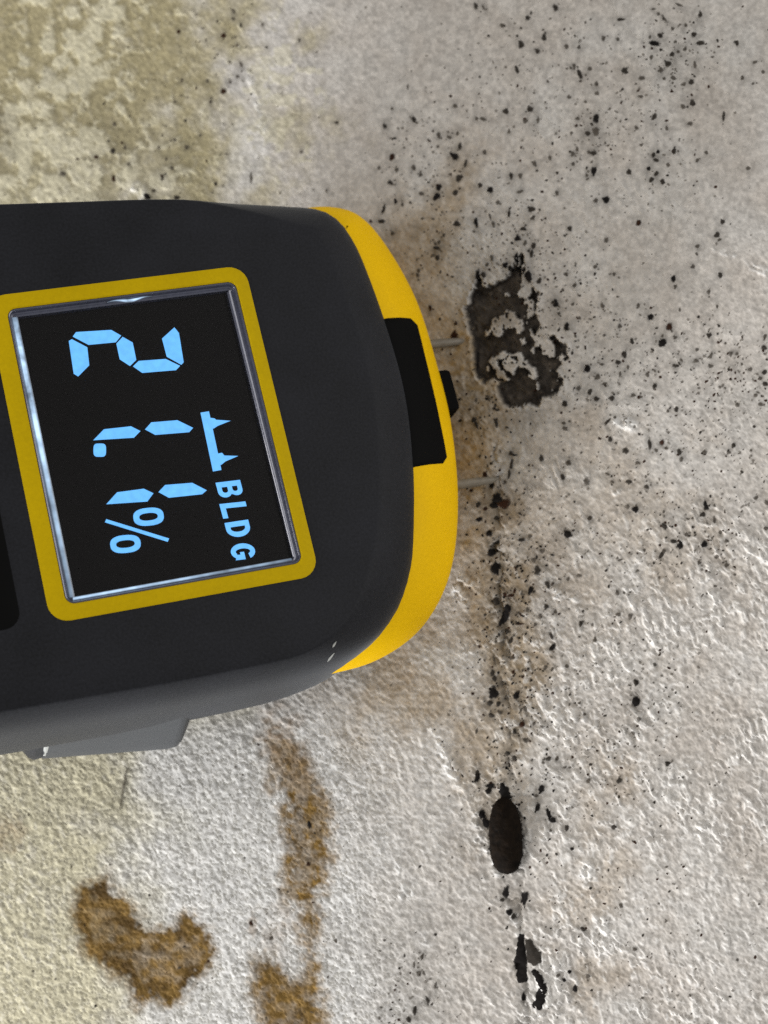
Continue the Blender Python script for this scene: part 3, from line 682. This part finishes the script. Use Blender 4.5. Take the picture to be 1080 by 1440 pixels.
# body outline (u towards the pins, v across), butt end out of the picture
BODY = [(24.6,-23.9),(27.1,-19.8),(28.27,-11.6),(28.54,-1.6),(27.1,7.9),(24.6,16.1),(21.5,20.9),(17.2,24.0),(11,25.6),(0,25.9),(-12,25.7),(-24,25.3),(-45,24.0),(-68,21.8),
        (-88,17.5),(-96,10),(-98.5,-4),(-96,-18),(-88,-26.5),(-68,-29.5),(-45,-30.0),(-24,-29.2),(-9.8,-28.0),(-2.5,-27.4),(4.9,-26.8),(12.35,-25.9),(19.5,-25.2)]
body_ring = spline(BODY, 220)
noseness = sstep(8, 25, body_ring[:, 0])
sc_ = 0.28 + 0.72 * noseness
LCD_OUT = rrect(-13.4, 13.0, -16.8, 16.85, 1.9); LCD_IN = rrect(-11.65, 11.65, -15.2, 15.3, 0.9)
prof = [(5.6, 0.0), (5.2, -0.05), (4.7, -0.22), (3.6, -0.80), (2.4, -1.55), (1.4, -2.45), (0.65, -3.5), (0.2, -4.8), (0.0, -6.5), (0.0, -11.0), (0.25, -15.0), (0.9, -17.0), (2.2, -18.2), (4.5, -18.6)]
rings = [lev(body_ring, i, w, sc_) for i, w in prof]
body = loft('housing', rings, M_RUBBER, meter, hole=rrect(-13.39, 12.99, -16.79, 16.84, 1.9))

# yellow nose shell showing past the housing
NOSE = [(26.8,-26.5),(30.0,-24.7),(32.2,-20.4),(33.9,-13.6),(34.25,-5.3),(34.0,1.4),(32.6,9.4),(30.0,16.4),(26.3,21.2),(21.6,23.9),(15.9,24.9),(8,24.0),(4,16),(3,0),(4,-16),(10,-23.6),(18,-24.8),(22.5,-26.6)]
nose_ring = spline(NOSE, 160)
nprof = [(6.5, -3.0), (4.8, -3.7), (3.4, -4.6), (2.2, -5.6), (1.2, -6.7), (0.5, -7.9), (0.1, -9.2), (0.0, -10.2), (0.3, -11.8), (1.2, -13.0), (3.0, -13.6)]
loft('nose_shell', [lev(nose_ring, i, w) for i, w in nprof], M_YELLOW, meter)

# black window let into the nose
WIN = [face(540, 455, -4.4), face(586, 448, -5.2), face(632, 650, -5.2), face(585, 661, -4.4)]
def nose_height(u, v):
    d = np.min(np.hypot(nose_ring[:, 0] - u, nose_ring[:, 1] - v))
    ins = [p[0] for p in nprof[:8]][::-1]; hh = [p[1] for p in nprof[:8]][::-1]
    return float(np.interp(d, ins, hh))
def window():
    (a, b, c, d) = [np.array(p) for p in WIN]
    a = a + (a - b) * 0.5; d = d + (d - c) * 0.5           # runs under the housing edge
    ns, ntt = 10, 24; top, bot = [], []
    for j in range(ntt + 1):
        t = j / ntt
        e = min(t, 1 - t) * 16.5                              # mm from the short edges: rounded outer corners
        cut = 0.0 if e > .8 else (.8 - math.sqrt(max(0, .64 - (.8 - e) ** 2))) / 6.0
        for i in range(ns + 1):
            q = (1 - t) * (a + (b - a) * (i / ns) * (1 - cut)) + t * (d + (c - d) * (i / ns) * (1 - cut))
            h = nose_height(*q); rim = i == ns or j in (0, ntt)
            top.append(loc(q[0], q[1], h + (0.06 if rim else 0.13))); bot.append(loc(q[0], q[1], h - 0.6))
    k = (ns + 1) * (ntt + 1); vs = top + bot; fs = []
    I = lambda i, j: j * (ns + 1) + i
    for j in range(ntt):
        for i in range(ns): fs.append((I(i, j), I(i, j + 1), I(i + 1, j + 1), I(i + 1, j)))
        fs.append((I(ns, j), I(ns, j + 1), k + I(ns, j + 1), k + I(ns, j)))
    for i in range(ns):
        fs.append((I(i, 0), I(i + 1, 0), k + I(i + 1, 0), k + I(i, 0))); fs.append((I(i, ntt), k + I(i, ntt), k + I(i + 1, ntt), I(i + 1, ntt)))
    link('sensor_window', vs, fs, M_BLACK, meter)
window()

# black tab between the pins
tab = rrect(32.5, 35.15, -5.3, -0.5, 0.5)
loft('contact_tab', [lev(tab, .2, -8.1), lev(tab, 0, -8.3), lev(tab, 0, -10.6), lev(tab, .2, -10.8)], M_BLACK, meter)

# two steel pins
def pin(v0, v1, u1, w=-10.2):
    vs, fs = [], []; n = 14
    for u, r, t in ((31.5, .52, 0), (u1 - 1.2, .52, .8), (u1 + .6, .40, 1.1), (u1 + 1.6, .05, 1.3)):
        for j in range(n):
            a = 2 * math.pi * j / n; vs.append(loc(u, v0 + (v1 - v0) * t + r * math.cos(a), w + r * math.sin(a)))
    for i in range(3):
        for j in range(n): fs.append((i * n + j, i * n + (j + 1) % n, (i + 1) * n + (j + 1) % n, (i + 1) * n + j))
    fs.append(tuple(range(3 * n, 4 * n)))
    link('pin', vs, fs, M_STEEL, meter)
pin(-9.3, -9.1, 37.2); pin(7.2, 7.4, 36.6)
for (x, y, rx, ry) in ((639, 473, 5.5, 9), (682, 670, 5.0, 8)):
    vs, fs = fleck_geom(x, y, rx, ry, .2, 12, 0.1); set_cover(link('pin_hole', vs, fs, M_MOULD[3], wall), [1] * 13 + [0] * 12)

# keypad panel running out of the picture
kp = rrect(-62, -16.0, -20.2, 16.6, 1.6)
loft('keypad', [lev(kp, .25, 0.10), lev(kp, 0, 0.0), lev(kp, 0, -0.2)], M_BLACK, meter, cap1=False)

# belt clip showing below the back
def clip():
    def ring(pts, w, drop, shrink=0.0):
        r = np.array(pts, float); r[1:-1, 1] -= drop; r[:, 0] += (r[:, 0].mean() - r[:, 0]) * shrink
        return np.hstack([r, np.full((len(r), 1), w)])
    e = face(60, 1066, -23); g = face(240, 1052, -23); h = face(262, 1010, -23)
    pts = [(e[0], 18), e, g, (g[0] + .7, g[1] - .05), (g[0] + 1.3, g[1] - .5), (h[0] - .3, h[1] + 1.2), (h[0], h[1]), (h[0] + .1, 18)]
    o = loft('belt_clip', [ring(pts, -7.0, 2.6), ring(pts, -14.0, 1.2), ring(pts, -21.0, 0.15), ring(pts, -23.0, 0.0), ring(pts, -25.0, 0.25, .01)], M_GREY, meter)
    k = [face(*p, -22.5) for p in ((21, 1030), (24, 1040), (31, 1052), (42, 1064), (50, 1067), (60, 1064))]
    ch = [(k[0][0], 18)] + k + [(k[5][0], 18)]
    loft('clip_channel', [ring(ch, -17.0, .7), ring(ch, -21.5, .15), ring(ch, -22.5, 0), ring(ch, -24.5, .2)], M_RUBBER, o)
    from mathutils.bvhtree import BVHTree
    me = o.data
    tr = BVHTree.FromPolygons([v.co.copy() for v in me.vertices], [tuple(p.vertices) for p in me.polygons])
    inv = MAT.inverted(); org = inv @ to_world(0, 0, 0); vs, fs = [], []
    for i, (x, y, hw) in enumerate(((66, 1030, 5.0), (65, 1040, 5.0), (64, 1050, 4.6), (62.5, 1058, 4.0), (61.5, 1063, 2.5))):
        for dx in (-hw, -hw * .4, hw * .4, hw):
            t = inv @ to_world((max(x + dx, 61) - 540) / FOC * 200, (y - 720) / FOC * 200, 200)
            h = tr.ray_cast(org, (t - org).normalized())
            p = h[0] if h[0] is not None else Vector(loc(*face(x + dx, y, -22.0), -22.0))
            vs.append(p - (t - org).normalized() * (0.00012 if abs(dx) < hw else 0.00002))
        if i: fs += [((i - 1) * 4 + q, (i - 1) * 4 + q + 1, i * 4 + q + 1, i * 4 + q) for q in range(3)]
    link('clip_lip', vs, fs, M_PALE, o)
clip()

# scuffs on the rounded corner of the housing
from mathutils.bvhtree import BVHTree
tree = BVHTree.FromPolygons([v.co.copy() for v in body.data.vertices], [tuple(p.vertices) for p in body.data.polygons])
INV = MAT.inverted()
def on_housing(px, py):
    o = INV @ to_world(0, 0, 0); t = INV @ to_world((px - 540) / FOC * 200, (py - 720) / FOC * 200, 200)
    h = tree.ray_cast(o, (t - o).normalized())
    n = h[1] if h[1].dot(t - o) < 0 else -h[1]
    return h[0] + n * 0.00004
def scuff(px, py, l, ang):
    """short pale scratch lying on the housing; l in photograph units"""
    c, s = math.cos(ang), math.sin(ang); vs = []
    for t, hw in ((-1, .3), (-.4, 1.4), (.3, 1.1), (1, .3)):
        for k in (-1, 1): vs.append(on_housing(px + c * l * t - s * hw * k, py + s * l * t + c * hw * k))
    link('scuff', vs, [(0, 1, 3, 2), (2, 3, 5, 4), (4, 5, 7, 6)], M_PALE, body)
scuff(465, 924, 8, -.9); scuff(470, 906, 5, -1.0)

# display: yellow surround, glossy bezel, dark panel, clear window, lit characters
disp = loft('display', [lev(rrect(-11.7, 11.7, -15.25, 15.35, .9), 0, -0.9), lev(rrect(-11.7, 11.7, -15.25, 15.35, .9), 0, -1.3)], M_PANEL, meter)
frame = loft('display_surround', [lev(LCD_OUT, 0, -1.3), lev(LCD_OUT, 0, 0.05), lev(LCD_OUT, .15, 0.12), lev(LCD_IN, -.12, 0.12), lev(LCD_IN, 0, 0.02), lev(LCD_IN, 0, -1.3)],
             M_TRIM, meter, cap0=False, cap1=False)
bz = [(0.02, -0.02), (0.12, 0.03), (0.25, 0.0), (0.38, -0.14), (0.46, -0.34), (0.62, -0.42), (0.80, -0.40), (0.98, -0.50), (1.08, -0.72), (1.12, -0.95)]
bsc = np.array([1.25 if abs(p[0]) > 10.9 and abs(p[1]) < 14.4 else 0.9 for p in LCD_IN])
bezel = loft('bezel', [lev(LCD_IN, i * .8, w, bsc) for i, w in bz], M_BEZEL, disp, cap0=False, cap1=False)
pn = rrect(-10.9, 10.9, -14.45, 14.55, .5)
loft('clear_pane', [lev(pn, 0, -0.50), lev(pn, 0, -0.56)], M_PANE, disp)

# added glowing strips: painted glints on the lens edges, left one also backlight bleed
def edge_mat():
    m, t, b = nt('painted_edge_glint')
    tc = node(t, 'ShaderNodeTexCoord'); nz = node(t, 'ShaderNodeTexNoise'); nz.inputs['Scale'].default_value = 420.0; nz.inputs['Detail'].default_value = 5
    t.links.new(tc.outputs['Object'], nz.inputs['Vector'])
    a = node(t, 'ShaderNodeAttribute', attribute_name='glint_amt')
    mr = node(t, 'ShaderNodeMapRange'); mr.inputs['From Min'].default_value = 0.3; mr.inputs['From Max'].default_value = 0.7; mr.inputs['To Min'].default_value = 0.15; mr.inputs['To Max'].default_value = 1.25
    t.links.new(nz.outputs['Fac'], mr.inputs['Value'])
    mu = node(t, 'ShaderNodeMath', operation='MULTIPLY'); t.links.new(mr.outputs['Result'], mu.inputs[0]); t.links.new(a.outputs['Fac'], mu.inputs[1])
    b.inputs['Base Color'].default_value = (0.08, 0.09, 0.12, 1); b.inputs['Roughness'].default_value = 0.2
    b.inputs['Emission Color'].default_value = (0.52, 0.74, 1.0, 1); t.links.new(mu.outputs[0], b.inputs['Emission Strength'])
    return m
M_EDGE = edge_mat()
def edge_glint(pts):
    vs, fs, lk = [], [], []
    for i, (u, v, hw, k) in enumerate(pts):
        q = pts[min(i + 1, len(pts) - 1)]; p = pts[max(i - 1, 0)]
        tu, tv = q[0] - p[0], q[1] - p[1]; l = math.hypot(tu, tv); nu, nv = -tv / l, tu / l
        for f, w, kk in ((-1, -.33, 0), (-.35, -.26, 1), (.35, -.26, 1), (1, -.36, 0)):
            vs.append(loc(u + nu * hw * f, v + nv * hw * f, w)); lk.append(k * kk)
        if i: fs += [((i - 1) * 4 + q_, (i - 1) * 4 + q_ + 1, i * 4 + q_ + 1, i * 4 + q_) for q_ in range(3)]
    o = link('edge_glint', vs, fs, M_EDGE, disp)
    a = o.data.attributes.new('glint_amt', 'FLOAT', 'POINT'); a.data.foreach_set('value', np.array(lk, np.float32))
edge_glint([(-11.05 + .10 * t, -14.4 + 29.0 * t, .38 - .10 * t, 1.7 * (1.05 * (1 - t) ** 1.2 + .25) * min(1, t * 12 + .2)) for t in np.linspace(0, 1, 24)])
edge_glint([(-10.9 + 21.6 * t, 14.75 - .05 * t, .17, 1.3 * (1 - .7 * t)) for t in np.linspace(0, 1, 18)])
edge_glint([(-1.7 + 4.6 * t, -14.75 - .1 * math.sin(9 * t), .06 + .14 * math.exp(-((t - .5) / .22) ** 2), 2.4 * math.exp(-((t - .5) / .28) ** 2)) for t in np.linspace(0, 1, 18)])  # lamp glint on the upper edge, painted as emission

WG = -0.86
ZX = lambda X, Y: face(80 + X / 3.6, 440 + Y / 3.6, WG)
def flat(name, loops, label=None):
    """filled flat character, first loop outer, the others holes"""
    pts = [p for l in loops for p in l]
    tri = tessellate_polygon([[Vector((p[0], p[1], 0)) for p in l] for l in loops])
    vs = [loc(p[0], p[1], WG) for p in pts]
    fs = []
    for t in tri:
        a, b, c = (pts[i] for i in t)
        ccw = (b[0] - a[0]) * (c[1] - a[1]) - (b[1] - a[1]) * (c[0] - a[0]) > 0
        fs.append(tuple(reversed(t)) if ccw else tuple(t))
    return link(name, vs, fs, M_GLOW, disp, smooth=False, label=label)
SEG = [[(80,120),(97,97),(275,86),(326,115),(298,149),(160,162)], [(60,142),(76,133),(154,174),(164,265),(108,322),(85,308)], [(301,156),(333,121),(384,150),(402,238),(370,269),(318,235)],
       [(385,271),(414,243),(551,233),(624,268),(603,290),(432,304)], [(532,130),(595,73),(618,102),(642,250),(630,263),(556,222)],
       [(446,590),(478,554),(610,543),(690,582),(670,604),(498,618)], [(184,645),(238,589),(375,574),(423,598),(390,632)],
       [(514,907),(548,871),(685,860),(759,898),(735,918),(567,936)], [(250,969),(305,908),(440,890),(489,913),(458,955)]]
for s in SEG: flat('digit_segment', [[ZX(*p) for p in s]])
flat('decimal_point', [[ZX(217 + 32 * (abs(math.cos(a)) ** .55) * math.copysign(1, math.cos(a)), 695 + 34 * (abs(math.sin(a)) ** .55) * math.copysign(1, math.sin(a))) for a in np.linspace(0, 2 * math.pi, 24, endpoint=False)]])
def ring0(cx, cy):
    def e(a, b, pw):
        o = []
        for t in np.linspace(0, 2 * math.pi, 32, endpoint=False):
            x = a * abs(math.cos(t)) ** pw * math.copysign(1, math.cos(t)); y = b * abs(math.sin(t)) ** pw * math.copysign(1, math.sin(t))
            o.append(ZX(cx + x + y * .12, cy + y - x * .10))
        return o
    flat('percent_ring', [e(77, 45, .78), e(47, 19, .85)])
ring0(464, 1032); ring0(347, 1170)
flat('percent_slash', [[ZX(*p) for p in [(243,1060),(250,1044),(568,1142),(561,1159)]]])
flat('pin_symbol', [[ZX(*p) for p in [(727,505),(770,498),(777,531),(798,534),(806,541),(880,546),(814,572),(795,585),(789,586),(816,712),(836,708),(848,722),(919,724),(853,752),(834,768),(828,770),(833,795),(790,803)]]])
def letter(name, org, up, right, loops):
    flat(name, [[ZX(org[0] + up[0] * y + right[0] * x, org[1] + up[1] * y + right[1] * x) for x, y in l] for l in loops])
def arc(cx, cy, rx, ry, a0, a1, n=10):
    return [(cx + rx * math.cos(math.radians(a0 + (a1 - a0) * i / n)), cy + ry * math.sin(math.radians(a0 + (a1 - a0) * i / n))) for i in range(n + 1)]
letter('letter', (803, 860), (124, -15), (21, 80), [[(0,0),(.55,0)] + arc(.62,.28,.36,.28,-90,60,8) + arc(.58,.75,.34,.25,-40,90,8) + [(0,1)],
       [(.33,.19),(.33,.42)] + arc(.55,.305,.14,.115,90,-90,6), [(.33,.61),(.33,.82)] + arc(.52,.715,.13,.105,90,-90,6)])
letter('letter', (822, 968), (132, -14), (20, 74), [[(0,0),(1,0),(1,.20),(.33,.20),(.33,1),(0,1)]])
letter('letter', (848, 1064), (120, -18), (20, 78), [[(0,0),(.45,0)] + arc(.45,.5,.55,.5,-80,80,12) + [(.45,1),(0,1)], [(.33,.20),(.33,.80)] + arc(.44,.5,.23,.30,85,-85,10)])
letter('letter', (871, 1174), (122, -14), (20, 82), [arc(.5,.5,.5,.5,30,318,18) + [(.98,.12),(.98,.54),(.52,.54),(.52,.37),(.67,.37),(.67,.24)] + arc(.5,.5,.19,.30,-62,-318,16)])
